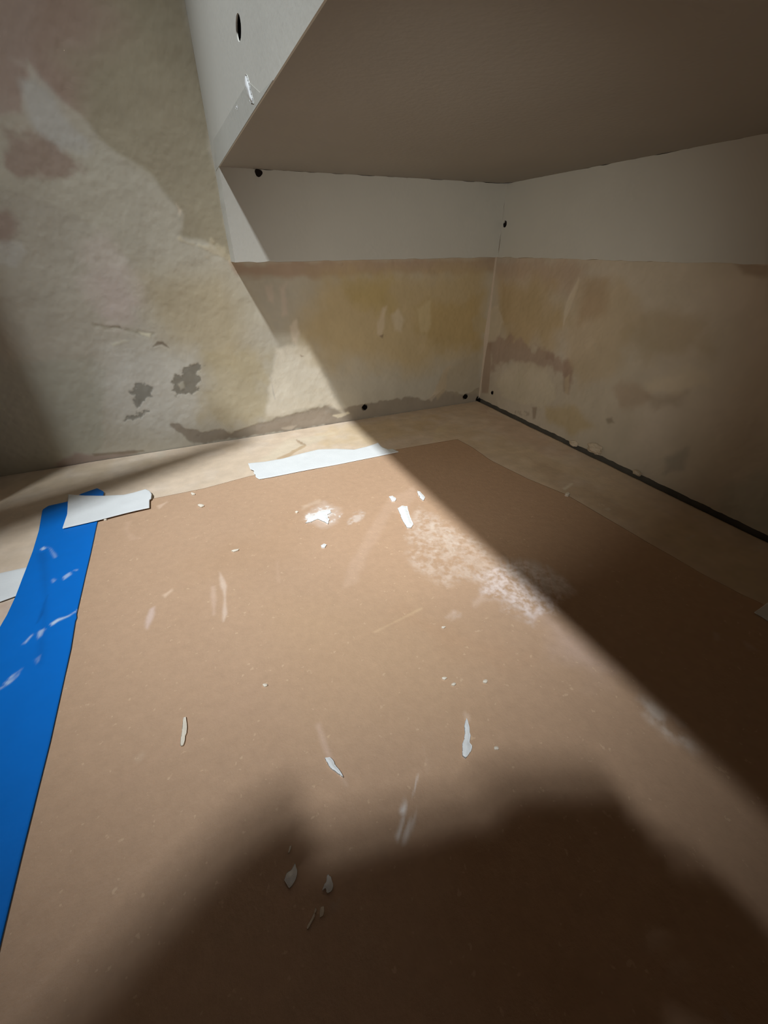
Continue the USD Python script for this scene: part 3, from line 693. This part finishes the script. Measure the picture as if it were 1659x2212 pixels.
PAPER_OPS = [
    # frosted scrape running to the shadow edge
    dict(px=[(893, 1105), (905, 1100), (950, 1128), (1030, 1180), (1075, 1215), (1060, 1250), (990, 1262), (920, 1255), (880, 1200), (885, 1130)], c=(228, 208, 190), a=.50, soft=.03, rough=.03, rs=16, grain=(1.0, 60)),
    dict(px=[(1030, 1250), (1078, 1218), (1120, 1212), (1165, 1225), (1215, 1262), (1225, 1300), (1180, 1335), (1150, 1345), (1090, 1310), (1045, 1285)], c=(236, 218, 208), a=.80, soft=.03, rough=.03, rs=18, grain=(.9, 64)),
    dict(px=[(890, 1104), (940, 1120), (1000, 1165), (985, 1200), (940, 1195), (895, 1140)], c=(230, 214, 196), a=.5, soft=.02, rough=.03, rs=24, grain=(1.2, 70), streak=(((900, 1100), (912, 1140)), 70, .8)),
    dict(px=[(1078, 1230), (1090, 1205), (1130, 1210), (1180, 1228), (1230, 1275), (1190, 1290), (1120, 1250)], c=(214, 200, 186), a=.55, soft=.02, rough=.02, streak=(((1120, 1210), (1130, 1250)), 80, 1.0)),
    dict(px=[(1180, 1330), (1260, 1390), (1330, 1450), (1280, 1470), (1200, 1400)], c=(214, 184, 168), a=.45, soft=.06, rough=.04),
    dict(px=[(1400, 1530), (1440, 1560), (1510, 1625), (1490, 1630), (1430, 1585)], c=(236, 220, 204), a=.7, soft=.03, rough=.03, grain=(1.4, 26)),
    dict(px=[(1580, 1400), (1659, 1500), (1659, 1650), (1560, 1640)], c=(190, 160, 136), a=.15, soft=.08, rough=.04),
    # faint wedge
    dict(px=[(838, 1080), (880, 1062), (895, 1052), (900, 1075), (870, 1110), (845, 1110), (800, 1190), (775, 1260), (740, 1275), (750, 1235), (790, 1160)], c=(206, 174, 148), a=.42, soft=.014, rough=.01),
    # thin smears
    dict(px=[(655, 1110), (700, 1085), (740, 1100), (730, 1130), (690, 1145), (660, 1132)], c=(224, 204, 188), a=.40, soft=.02, rough=.03),
    dict(px=[(660, 1125), (672, 1112), (690, 1098), (720, 1098), (738, 1104), (730, 1118), (716, 1132), (700, 1120), (680, 1126)], c=(240, 236, 230), a=.85, soft=.008, rough=.03, rs=36, grain=(2.2, 36)),
    dict(px=[(752, 1128), (766, 1112), (780, 1104), (788, 1110), (780, 1124), (764, 1136), (750, 1142)], c=(222, 206, 192), a=.7, soft=.010, rough=.012, grain=(1.4, 40)),
    dict(px=[(650, 1095), (690, 1084), (693, 1088), (655, 1102)], c=(222, 196, 170), a=.5, soft=.012, rough=.01),
    dict(px=[(470, 1235), (480, 1238), (490, 1270), (490, 1330), (484, 1345), (483, 1290), (478, 1262)], c=(226, 200, 178), a=.75, soft=.006, rough=.006),
    dict(px=[(459, 1270), (464, 1270), (466, 1310), (463, 1330), (459, 1300)], c=(214, 182, 158), a=.65, soft=.008, rough=.006),
    dict(px=[(596, 1215), (602, 1215), (604, 1260), (598, 1250)], c=(206, 172, 144), a=.5, soft=.01, rough=.006),
    dict(px=[(326, 1318), (334, 1314), (330, 1336), (320, 1362), (316, 1358), (320, 1338)], c=(220, 194, 180), a=.7, soft=.008, rough=.008),
    dict(px=[(352, 1288), (372, 1275), (374, 1279), (358, 1292)], c=(226, 196, 168), a=.7, soft=.006, rough=.006),
    dict(px=[(806, 1368), (912, 1314), (914, 1318), (810, 1370)], c=(220, 188, 150), a=.7, soft=.005, rough=.004, h=.003),
    dict(px=[(962, 1336), (980, 1324), (1000, 1330), (975, 1342)], c=(224, 200, 182), a=.6, soft=.010, rough=.012, grain=(1.5, 40)),
    dict(px=[(1020, 1300), (1040, 1290), (1046, 1300), (1022, 1312)], c=(216, 188, 166), a=.5, soft=.012, rough=.012),
    dict(px=[(272, 1130), (285, 1128), (278, 1145), (290, 1160), (310, 1166), (285, 1168), (268, 1150)], c=(206, 172, 144), a=.5, soft=.012, rough=.008),
    dict(px=[(340, 1095), (362, 1084), (366, 1087), (345, 1102)], c=(222, 192, 166), a=.6, soft=.007, rough=.006),
    dict(px=[(700, 1320), (760, 1300), (765, 1306), (710, 1330)], c=(204, 170, 140), a=.25, soft=.02, rough=.01),
    dict(px=[(684, 1570), (690, 1568), (712, 1630), (718, 1645), (708, 1640)], c=(218, 186, 164), a=.65, soft=.008, rough=.005),
    dict(px=[(735, 1672), (744, 1682), (750, 1700), (742, 1690)], c=(206, 176, 152), a=.55, soft=.008, rough=.006),
    dict(px=[(896, 1680), (910, 1676), (908, 1715), (896, 1760), (868, 1815), (864, 1810), (880, 1760), (868, 1755), (880, 1718)], c=(246, 236, 226), a=.95, soft=.008, rough=.010, streak=(((905, 1680), (870, 1810)), 90, 1.0)),
    dict(px=[(912, 1660), (925, 1580), (930, 1582), (918, 1665)], c=(210, 178, 152), a=.30, soft=.015, rough=.01, grain=(2, 50)),
    dict(px=[(1000, 1545), (1012, 1530), (1016, 1556), (1008, 1570), (1003, 1560)], c=(222, 194, 170), a=.6, soft=.008, rough=.01, grain=(2, 50)),
    dict(px=[(300, 1640), (310, 1628), (314, 1632), (305, 1646)], c=(206, 178, 150), a=.5, soft=.01, rough=.01),
    dict(px=[(725, 1944), (735, 1942), (728, 1955), (718, 1962)], c=(190, 166, 146), a=.6, soft=.01, rough=.01, grain=(2, 40)),
    dict(px=[(1068, 2205), (1085, 2180), (1092, 2182), (1078, 2212)], c=(190, 168, 152), a=.5, soft=.015, rough=.015),
    dict(px=[(1566, 2190), (1575, 2200), (1580, 2212), (1570, 2205)], c=(190, 168, 152), a=.5, soft=.01, rough=.01),
    dict(px=[(1540, 1370), (1548, 1372), (1552, 1380), (1545, 1384)], c=(206, 180, 160), a=.7, soft=.010, rough=.01),
    dict(px=[(1610, 1392), (1622, 1398), (1628, 1404), (1616, 1404)], c=(206, 180, 160), a=.6, soft=.012, rough=.01),
    dict(px=[(1268, 1222), (1276, 1220), (1280, 1226), (1272, 1228)], c=(200, 172, 150), a=.6, soft=.008, rough=.008),
    dict(px=[(240, 1700), (560, 1480), (566, 1486), (260, 1716)], c=(196, 160, 132), a=.22, soft=.03, rough=.02),
    dict(px=[(400, 1220), (520, 1160), (620, 1130), (640, 1200), (520, 1260), (420, 1260)], c=(186, 150, 116), a=.25, soft=.1, rough=.05),
    dict(px=[(560, 1300), (900, 1280), (1060, 1420), (980, 1560), (700, 1540)], c=(204, 168, 128), a=.25, soft=.2, rough=.1, rs=4),
    dict(px=[(880, 1330), (1010, 1370), (1150, 1420), (1120, 1440), (960, 1400)], c=(186, 140, 104), a=.2, soft=.08, rough=.05),
]
ZP = .006
back_px = [(150, 1112), (200, 1100), (330, 1077), (440, 1055), (540, 1028), (640, 1014), (740, 999), (861, 970), (920, 960), (980, 950), (988, 949)]
right_px = [(993, 949.5), (1020, 966), (1060, 994), (1140, 1034), (1223, 1068), (1350, 1142), (1400, 1172), (1450, 1200), (1520, 1241), (1603, 1284), (1659, 1309)]
bl = on_floor([(150, 1112)])[0]
NU, NV = 620, 700
c0 = curve(back_px, NU, ZP)
r = on_floor(right_px, ZP)
rd = (r[-1] - r[-4]) / np.linalg.norm(r[-1] - r[-4])
r_end = r[-1] + rd * 1.9
right_edge = np.vstack([r, r_end[None]])
right_edge[0] = c0[-1]
LT = on_floor([(210, 1125), (107, 1600), (0, 2030)], ZP)       # right edge of the blue tape
ld = (LT[2] - LT[0]) / np.linalg.norm(LT[2] - LT[0])
left_edge = np.array([c0[0], c0[0] + ld * 3.2])
d1 = resample(right_edge, NV)
d0 = resample(left_edge, NV)
c1 = resample(np.array([d0[-1], d1[-1]]), NU)
S = coons(c0, c1, d0, d1)
p = S.reshape(-1, 2)
col, rel = paint(p, (192, 158, 128), PAPER_OPS, on_floor)
col *= (1 + .05 * fbm2(p, 3.0, 51, 4)[:, None] * np.array([.8, 1.0, 1.2]))
zp = ZP + .0014 * fbm2(p, 1.7, 52, 3) + .0006 * fbm2(p, 14, 53, 3) + rel
v = np.column_stack([p, np.maximum(zp, .0035)])
fc = grid_faces(NV, NU, True)
rim = np.concatenate([np.arange(NU), np.arange(1, NV) * NU + NU - 1, (NV - 1) * NU + np.arange(NU - 2, -1, -1), np.arange(NV - 2, 0, -1) * NU])
lowv = v[rim].copy(); lowv[:, 2] = -.004
i = np.arange(len(rim)); j = (i + 1) % len(rim)
fs = np.vstack([np.column_stack([rim[i], rim[j], len(v) + j]), np.column_stack([rim[i], len(v) + j, len(v) + i])])
obj('floor_board', np.vstack([v, lowv]), np.vstack([fc, fs]), M_PAPER, None, np.vstack([col, col[rim]]),
    label='brown protective floor board scuffed with white dust in front of the wall corner', category='floor protection board')


# ------------------------------------------------------------------ tapes
def tape(name, back, front, z, mat, nu=120, nv=14, wave=.004, seed=1, ops=None, base=None, left=None, right=None, world=False, lift=None, **kw):
    """A strip lofted between its far edge and its near edge (photo points, left to right); left / right: torn ends (photo points, far to near)."""
    e0 = np.asarray(back, float) if world else curve(back, nu, z)
    e1 = np.asarray(front, float) if world else curve(front, nu, z)
    e0, e1 = resample(e0, nu), resample(e1, nu)
    L = resample(on_floor(left, z), nv) if left else resample(np.array([e0[0], e1[0]]), nv)
    R = resample(on_floor(right, z), nv) if right else resample(np.array([e0[-1], e1[-1]]), nv)
    L[0], L[-1], R[0], R[-1] = e0[0], e1[0], e0[-1], e1[-1]
    p = coons(e0, e1, L, R).reshape(-1, 2)
    zz = z + wave * (fbm2(p, 6, seed, 3) * .5 + .5)
    if lift is not None:
        zz = zz + lift(p)
    v = np.column_stack([p, zz])
    col = None
    if base is not None:
        col, rel = paint(p, base, ops or [], on_floor)
        v[:, 2] += rel
    fc = grid_faces(nv, nu, True)
    rim = np.concatenate([np.arange(nu), np.arange(1, nv) * nu + nu - 1, (nv - 1) * nu + np.arange(nu - 2, -1, -1), np.arange(nv - 2, 0, -1) * nu])
    lowv = v[rim].copy(); lowv[:, 2] -= .0035
    i = np.arange(len(rim)); j = (i + 1) % len(rim)
    fs = np.vstack([np.column_stack([rim[i], rim[j], len(v) + j]), np.column_stack([rim[i], len(v) + j, len(v) + i])])
    return obj(name, np.vstack([v, lowv]), np.vstack([fc, fs]), mat, None, None if col is None else np.vstack([col, col[rim]]), **kw)


def smear(pts, a=.8, c=(196, 214, 232), soft=.005, rough=.006, **kw):
    return dict(px=pts, c=c, a=a, soft=soft, rough=rough, **kw)


BLUE_OPS = [
    smear([(92, 1190), (96, 1186), (99, 1189), (95, 1192)], .8),
    smear([(104, 1184), (112, 1188), (120, 1200), (122, 1208), (114, 1196)], .35),
    smear([(140, 1250), (152, 1242), (154, 1246), (142, 1256)], .6), smear([(116, 1256), (122, 1258), (118, 1262)], .4), smear([(160, 1236), (170, 1234), (168, 1237)], .5),
    smear([(112, 1352), (126, 1342), (150, 1333), (176, 1316), (178, 1320), (152, 1337), (130, 1346), (116, 1356)], .95),
    smear([(86, 1366), (92, 1362), (98, 1366), (92, 1378), (86, 1384)], .7, grain=(1.5, 60)), smear([(52, 1396), (72, 1374), (78, 1372), (60, 1394)], .75, grain=(1.2, 60)),
    smear([(80, 1428), (92, 1418), (90, 1432), (82, 1440)], .35),
    smear([(16, 1478), (30, 1464), (48, 1452), (40, 1466), (22, 1482)], .9, grain=(1.0, 60)), smear([(0, 1492), (18, 1482), (16, 1488), (0, 1498)], .5),
    smear([(84, 1200), (104, 1194), (108, 1300), (92, 1440), (86, 1436), (98, 1300)], .25, c=(14, 62, 120), soft=.015),
    smear([(100, 1300), (106, 1290), (96, 1330), (84, 1350)], .5, c=(10, 52, 106), soft=.008),
]
TOP = on_floor([(91, 1102), (105, 1093), (145, 1084), (175, 1067), (210, 1055), (224, 1060)], .012)
nrm = np.array([ld[1], -ld[0]])
nrm = nrm if nrm[0] < 0 else -nrm            # points left of the tape
rpx = [(224, 1062), (210, 1125), (196, 1190), (182, 1249), (164.5, 1325), (165, 1333), (162, 1340), (152, 1400), (107, 1600), (50, 1825), (0, 2030)]
re = on_floor(rpx, .012)
re = np.vstack([re, re[-1] + ld * .9])
lpx = [(91, 1102), (83.5, 1145), (70, 1190), (55.7, 1228), (47, 1250), (33, 1287), (14, 1328), (0, 1352)]
le = on_floor(lpx, .012)
le = np.vstack([le, (re[-1] + nrm * .262)[None]])
tape('blue_tape', resample(le, 500), resample(re, 500), .0085, M_BLUE, 500, 46, .0025, 2, BLUE_OPS, (4, 110, 200), left=[(91, 1102), (105, 1093), (145, 1084), (175, 1067), (210, 1055), (224, 1062)], world=True,
     label='long blue painter tape strip with white smears along the brown board edge', category='tape')
tape('masking_tape', [(148, 1069), (185, 1071.5), (223, 1071.5), (268, 1070), (290, 1065), (315, 1057.6)], [(135.5, 1142), (210, 1124.7), (270, 1109), (323, 1097)], 0.0145, M_WHITE_TAPE, 90, 22, .005, 3,
     left=[(148, 1069), (145.6, 1112), (135.5, 1142)], right=[(315, 1057.6), (323, 1061), (328, 1068), (326.6, 1079), (323, 1080), (323, 1097)],
     label='short white masking tape piece lying across the end of the blue tape', category='tape')
tape('masking_tape', [(536, 1001.6), (572, 998), (611, 991), (650, 981), (689, 971), (726, 970), (765, 972), (791, 966), (817, 957)],
     [(560, 1035), (585, 1031), (650, 1018), (737, 1001.6), (824, 984), (861, 976)], .0095, M_WHITE_TAPE, 140, 24, .0045, 4,
     left=[(536, 1001.6), (540.6, 1013.5), (549, 1017), (548, 1023), (552, 1025), (552.5, 1031), (560, 1035)], right=[(817, 957), (822, 963), (826, 967), (839, 971), (848, 970), (861, 976)],
     label='longest white masking tape piece on the back edge of the brown board', category='tape')
tape('masking_tape', [(-90, 1262), (0, 1238.6), (56, 1226), (75, 1222)], [(-110, 1326), (0, 1299), (33, 1287), (60, 1277)], .007, M_WHITE_TAPE, 60, 16, .003, 5,
     label='white masking tape piece running under the side of the blue tape', category='tape')
tape('masking_tape', [(1629.5, 1322.5), (1645, 1312), (1659, 1301.5), (1760, 1240)], [(1631, 1324), (1643.6, 1331), (1659, 1341), (1800, 1420)], .0095, M_WHITE_TAPE, 60, 16, .003, 6,
     label='white masking tape corner in shade on the edge of the board by the right wall', category='tape')


# ------------------------------------------------------------------ dabs and chips of filler on the board
ZT = ZP + .003


def floor_dab(px, h, seed, name, label, mat=M_COMPOUND, rag=.004, edge=.02, group=None, cat='filler dab'):
    v, f = dab_mesh(on_floor(px, ZT), h, seed, edge, lambda a, d: np.column_stack([a, ZT + d]), rag)
    return obj(name, v, f, mat, None, label=label, category=cat, group=group)


floor_dab([(858, 1098), (868, 1093), (880, 1094), (884, 1112), (889, 1124), (892, 1130), (888, 1141), (880, 1142), (872, 1128), (864, 1112)], .014, 1, 'filler_dab', 'largest bright white filler dab at the tip of the frosted scrape', rag=.005)
floor_dab([(840, 1073), (848, 1071), (855, 1077), (854, 1083), (846, 1083)], .010, 2, 'filler_dab', 'small round white filler dab just behind the largest dab', rag=.003)
floor_dab([(901, 1060), (907, 1061), (912, 1068), (919, 1074), (914, 1081), (908, 1077), (903, 1070)], .010, 3, 'filler_dab', 'white filler dab nearest the soffit shadow edge', rag=.003)
floor_dab([(661, 1130), (664, 1122), (676, 1114), (690, 1106), (712, 1102), (718, 1106), (706, 1112), (712, 1122), (708, 1132), (698, 1126), (684, 1122), (672, 1128)], .010, 4, 'filler_dab', 'ragged white filler splash between the masking tape and the scrape', rag=.006)
floor_dab([(693, 1179), (700, 1175), (706, 1177), (701, 1183), (695, 1183)], .016, 5, 'filler_crumb', 'white filler crumb below the ragged splash', rag=.002, cat='filler crumb')
floor_dab([(499, 1190), (507, 1187), (516, 1186), (515, 1189), (505, 1192)], .010, 6, 'filler_chip', 'thin cream sliver lying behind the two long streaks', M_COMPOUND_DULL, .0015, cat='chip')
floor_dab([(396, 1552), (401, 1550), (403, 1575), (401, 1598), (396, 1613), (390, 1612), (390, 1600), (393, 1580)], .008, 7, 'filler_dab', 'slender white filler streak nearest the blue tape', M_COMPOUND_DULL, .004)
floor_dab([(704, 1640), (713, 1636), (722, 1644), (729, 1656), (736, 1668), (741, 1678), (730, 1672), (720, 1664), (710, 1656)], .012, 8, 'filler_dab', 'white filler dab with a thin comet tail', rag=.004)
floor_dab([(1008, 1552), (1013, 1566), (1016, 1588), (1013, 1604), (1021, 1612), (1018, 1624), (1006, 1638), (999, 1632), (998, 1606), (1004, 1586), (1002, 1566)], .014, 9, 'filler_dab', 'glossy white filler drip just ahead of the rounded shadow', M_COMPOUND, rag=.004)
floor_dab([(637, 1866), (640, 1880), (634, 1898), (626, 1912), (616, 1900), (620, 1888), (630, 1878)], .010, 10, 'filler_dab', 'narrow white filler flake in the rounded shadow', rag=.003)
floor_dab([(706, 1886), (711, 1884), (718, 1892), (721, 1915), (715, 1926), (706, 1932), (702, 1922), (694, 1926), (697, 1908), (704, 1900)], .010, 11, 'filler_dab', 'broad white filler flake in the rounded shadow', rag=.004)
floor_dab([(682, 1958), (686, 1962), (680, 1982), (674, 1992), (664, 2008), (662, 2004), (672, 1984)], .006, 12, 'filler_dab', 'faint curved filler streak deepest in the rounded shadow', M_COMPOUND_DULL, .003)
floor_dab([(694, 1962), (699, 1960), (697, 1974), (692, 1978)], .005, 13, 'filler_dab', 'tiny filler fleck beside the faint curved streak', M_COMPOUND_DULL, .002)
floor_dab([(626, 1828), (630, 1826), (626, 1840), (622, 1843)], .005, 14, 'filler_dab', 'tiny filler fleck behind the narrow flake', M_COMPOUND_DULL, .002)
CH = 'filler crumbs scattered on the brown board'
for k, (px, py, r, lb) in enumerate([
        (417, 1067, 4, 'cream crumb between the short and the longest masking tape, nearer the wall'), (434, 1092, 5, 'cream crumb between the short and the longest masking tape, farther from the wall'),
        (960, 1465, 3.5, 'cream crumb of the close pair in mid-board, nearer the blue tape'), (980, 1478, 3.5, 'cream crumb of the close pair in mid-board, nearer the glossy drip'),
        (1048, 1472, 5, 'pale flat crumb beside the close pair of crumbs'), (1072, 1616, 5, 'pale crumb beside the glossy filler drip'), (227, 1122, 3, 'tiny crumb touching the short masking tape'),
        (572, 1480, 3, 'tiny pale crumb behind the comet tailed dab'), (958, 1355, 3, 'tiny pale crumb by the small smear under the scrape'), (641, 1106, 3, 'tiny pale crumb beside the ragged splash'),
        (1225, 1068, 5, 'pale crumb on the shaded board edge by the right wall')]):
    a = np.linspace(0, 2 * np.pi, 9, endpoint=False)
    q = [(px + r * 1.25 * math.cos(t) * (1 + .25 * math.sin(2 * t + k)), py + r * .75 * math.sin(t) * (1 + .2 * math.cos(3 * t + k))) for t in a]
    floor_dab(q, .010, 30 + k, 'filler_crumb', lb, M_COMPOUND_DULL, .0015, .008, CH, 'filler crumb')


def lump(centre, size, seed, label):
    t = trimesh.creation.icosphere(4, 1.0)
    v = np.asarray(t.vertices)
    v = v * (1 + .5 * (meshkit.fbm(v * 1.4 + seed, 4, seed)[:, None] * 2 - 1)) * np.asarray(size) + centre
    obj('plaster_lump', v, t.faces, M_PLASTER, None, np.tile(lin((204, 188, 164)), (len(v), 1)), label=label, category='plaster lump', group='plaster lumps bridging the floor joint')


for k, (px, sz, lb) in enumerate([((1284, 970), (.026, .050, .030), 'biggest pale plaster lump bridging the dark floor joint'),
                                  ((1239, 958), (.018, .030, .014), 'small plaster lump in the joint, on the corner side of the biggest lump'),
                                  ((1375, 1021), (.016, .022, .013), 'small plaster lump in the joint, farthest from the wall corner')]):
    q = on_plane([px], 0, -.012)[0]
    lump(np.array([-.008, q[1], max(q[2], .014)]), sz, k + 2, lb)

# ------------------------------------------------------------------ what throws the other shadows: a post with a brace at the side, and hands with a phone behind the lens
def to_lamp(pt, s):
    return np.asarray(pt, float) + s * (LAMP - np.asarray(pt, float))


post = thing('timber_post', label='raw timber post with a diagonal brace, standing beside the taped floor', category='timber post')
q = to_lamp([-2.78, 0, .2], .06)
b = box(q[0] - .6, q[0], q[1] - .10, q[1] + .10, 0.0, 9.0)
obj('post', b.vertices, b.faces, M_TIMBER, post, smooth=False)
A0, A1 = to_lamp([-3.2, -.86, 0], .12), to_lamp([-1.70, -.06, 0], .12)
B0, B1 = to_lamp([-3.2, -.44, 0], .12), to_lamp([-1.84, .03, 0], .12)
vv = []
for dz in (0, .05):
    for q in (A0, A1, B1, B0):
        vv.append(q + [0, 0, dz])
hull = trimesh.convex.convex_hull(np.array(vv))
obj('brace', hull.vertices, hull.faces, M_TIMBER, post, smooth=False)


def flesh(bones, step, rounds=12):
    """One smooth skin over bones ((point, radius), (point, radius))."""
    parts = []
    for (a, ra), (c, rc) in bones:
        s1 = m3.Manifold.sphere(ra, 20).translate([float(t) for t in a])
        s2 = m3.Manifold.sphere(rc, 20).translate([float(t) for t in c])
        parts.append(m3.Manifold.batch_hull([s1, s2]))
    mm = m3.Manifold.batch_boolean(parts, m3.OpType.Add).refine_to_length(step).to_mesh()
    t = trimesh.Trimesh(mm.vert_properties[:, :3], mm.tri_verts)
    trimesh.smoothing.filter_taubin(t, iterations=rounds)
    return t


def chain(pts, radii):
    return [((np.array(pts[k]), radii[k]), (np.array(pts[k + 1]), radii[k + 1])) for k in range(len(pts) - 1)]


def fr(r, u, w):
    """A point from the lens: r to its right, u up, w ahead (u)."""
    return CAM + AX[0] * r + AX[1] * u + AX[2] * w


phone = thing('phone', label='black phone held in two hands above the brown floor board', category='phone')


def plate(w0, w1, h0, h1, d0, d1, rad):
    c = m3.CrossSection.square([w1 - w0 - 2 * rad, h1 - h0 - 2 * rad]).translate([w0 + rad, h0 + rad]).offset(rad, m3.JoinType.Round, circular_segments=32)
    mm = m3.Manifold.extrude(c, d1 - d0).translate([0, 0, d0]).to_mesh()
    q = np.asarray(mm.vert_properties[:, :3], float)
    return CAM + q[:, :1] * AX[0] + q[:, 1:2] * AX[1] + q[:, 2:3] * AX[2], np.asarray(mm.tri_verts)


v, f = plate(-.11, .21, -.60, .10, -.060, -.018, .09)
obj('phone_body', v, f, M_PHONE, phone, smooth=30)
v, f = plate(-.05, .12, -.12, .06, -.018, -.012, .03)
obj('camera_plate', v, f, M_PHONE, phone, smooth=30)

def clear_of_phone(t):
    """The hand closes on the phone without passing through it."""
    c = m3.CrossSection.square([.32 - .18, .70 - .18]).translate([-.11 + .09, -.60 + .09]).offset(.095, m3.JoinType.Round, circular_segments=32)
    k = m3.Manifold.extrude(c, .060).translate([0, 0, -.066])
    M = np.zeros((3, 4)); M[:, 0], M[:, 1], M[:, 2], M[:, 3] = AX[0], AX[1], AX[2], CAM
    k = k.transform(M)
    h = m3.Manifold(m3.Mesh(np.asarray(t.vertices, np.float32), np.asarray(t.faces, np.uint32)))
    mm = (h - k).to_mesh()
    return trimesh.Trimesh(mm.vert_properties[:, :3], mm.tri_verts)


person = thing('person', label='person in dark sleeves holding a phone low over the floor board', category='person')
# far hand: fingertips reach up beside the phone
LW = np.array([-2.93, -2.86, 1.00])
knu = [(-2.56, -2.55, 1.12), (-2.58, -2.60, 1.03), (-2.60, -2.67, .95), (-2.62, -2.75, .88)]
tips = [[(-2.49, -2.50, 1.14), (-2.43, -2.48, 1.13), (-2.38, -2.47, 1.11)],
        [(-2.42, -2.54, 1.05), (-2.24, -2.56, 1.02), (-2.03, -2.585, .98)],
        [(-2.42, -2.60, .95), (-2.25, -2.62, .92), (-2.02, -2.66, .87)],
        [(-2.46, -2.69, .86), (-2.32, -2.72, .82), (-2.19, -2.75, .79)]]
bones = []
for k in range(4):
    bones += chain([LW + np.array([.05, .1, .03 - .04 * k]), knu[k]], [.085, .066])
    bones += chain([knu[k]] + tips[k], [.056, .052, .048, .040])
bones += chain([knu[0], knu[1], knu[2], knu[3]], [.06, .06, .06, .055])
bones += chain([(-2.66, -2.85, .95), (-2.42, -2.72, .93), (-2.03, -2.70, .82)], [.12, .10, .08])
bones += chain([(-2.50, -2.62, 1.00), (-2.06, -2.63, .92)], [.08, .06])
bones += chain([(-2.52, -2.52, 1.10), (-2.36, -2.55, 1.05)], [.06, .05])
bones += chain([(-2.66, -2.95, .90), (-2.40, -2.88, .84), (-2.02, -2.86, .62)], [.12, .10, .09])
bones += chain([LW + np.array([.10, .10, .03]), (-2.66, -2.86, 1.13), (-2.46, -2.82, 1.14), (-2.30, -2.80, 1.10)], [.10, .075, .060, .048])
bones += chain([LW + np.array([-.34, -.30, .02]), LW], [.15, .13])
t = flesh(bones, .025); t.vertices = t.vertices + np.array([-.02, .045, 0])
t = clear_of_phone(t)
obj('hand', t.vertices, t.faces, M_SKIN, person)
t = flesh(chain([(-3.9, -4.2, 1.1), LW + np.array([-.285, -.14, .02])], [.34, .22]), .06, 4)
obj('sleeve', t.vertices, t.faces, M_SLEEVE, person)
# near hand: palm behind the screen, fingers round the side of the phone
RW = fr(.50, -.72, -.30)
knu = [fr(.31, -.14, -.08), fr(.33, -.23, -.08), fr(.35, -.32, -.09), fr(.35, -.41, -.11)]
bones = []
for k in range(4):
    bones += chain([RW + AX[1] * (.10 - .02 * k) - AX[0] * .02 * k, knu[k]], [.085, .062])
    a = knu[k]
    bones += chain([a, a + AX[0] * (-.02) + AX[2] * .07 + AX[1] * .03, a + AX[0] * (-.10) + AX[2] * .085 + AX[1] * .04], [.052, .045, .036])
bones += chain(knu, [.06, .06, .06, .055])
bones += chain([RW + AX[1] * .12 - AX[0] * .06, fr(.30, -.52, -.16), fr(.23, -.40, -.13), fr(.17, -.30, -.11)], [.09, .066, .054, .044])
bones += chain([RW + np.array([.25, -.45, -.10]), RW], [.14, .12])
t = clear_of_phone(flesh(bones, .025))
obj('hand', t.vertices, t.faces, M_SKIN, person)
t = flesh(chain([RW + np.array([.55, -1.7, .15]), RW + np.array([.13, -.26, -.05])], [.28, .19]), .06, 4)
obj('sleeve', t.vertices, t.faces, M_SLEEVE, person)
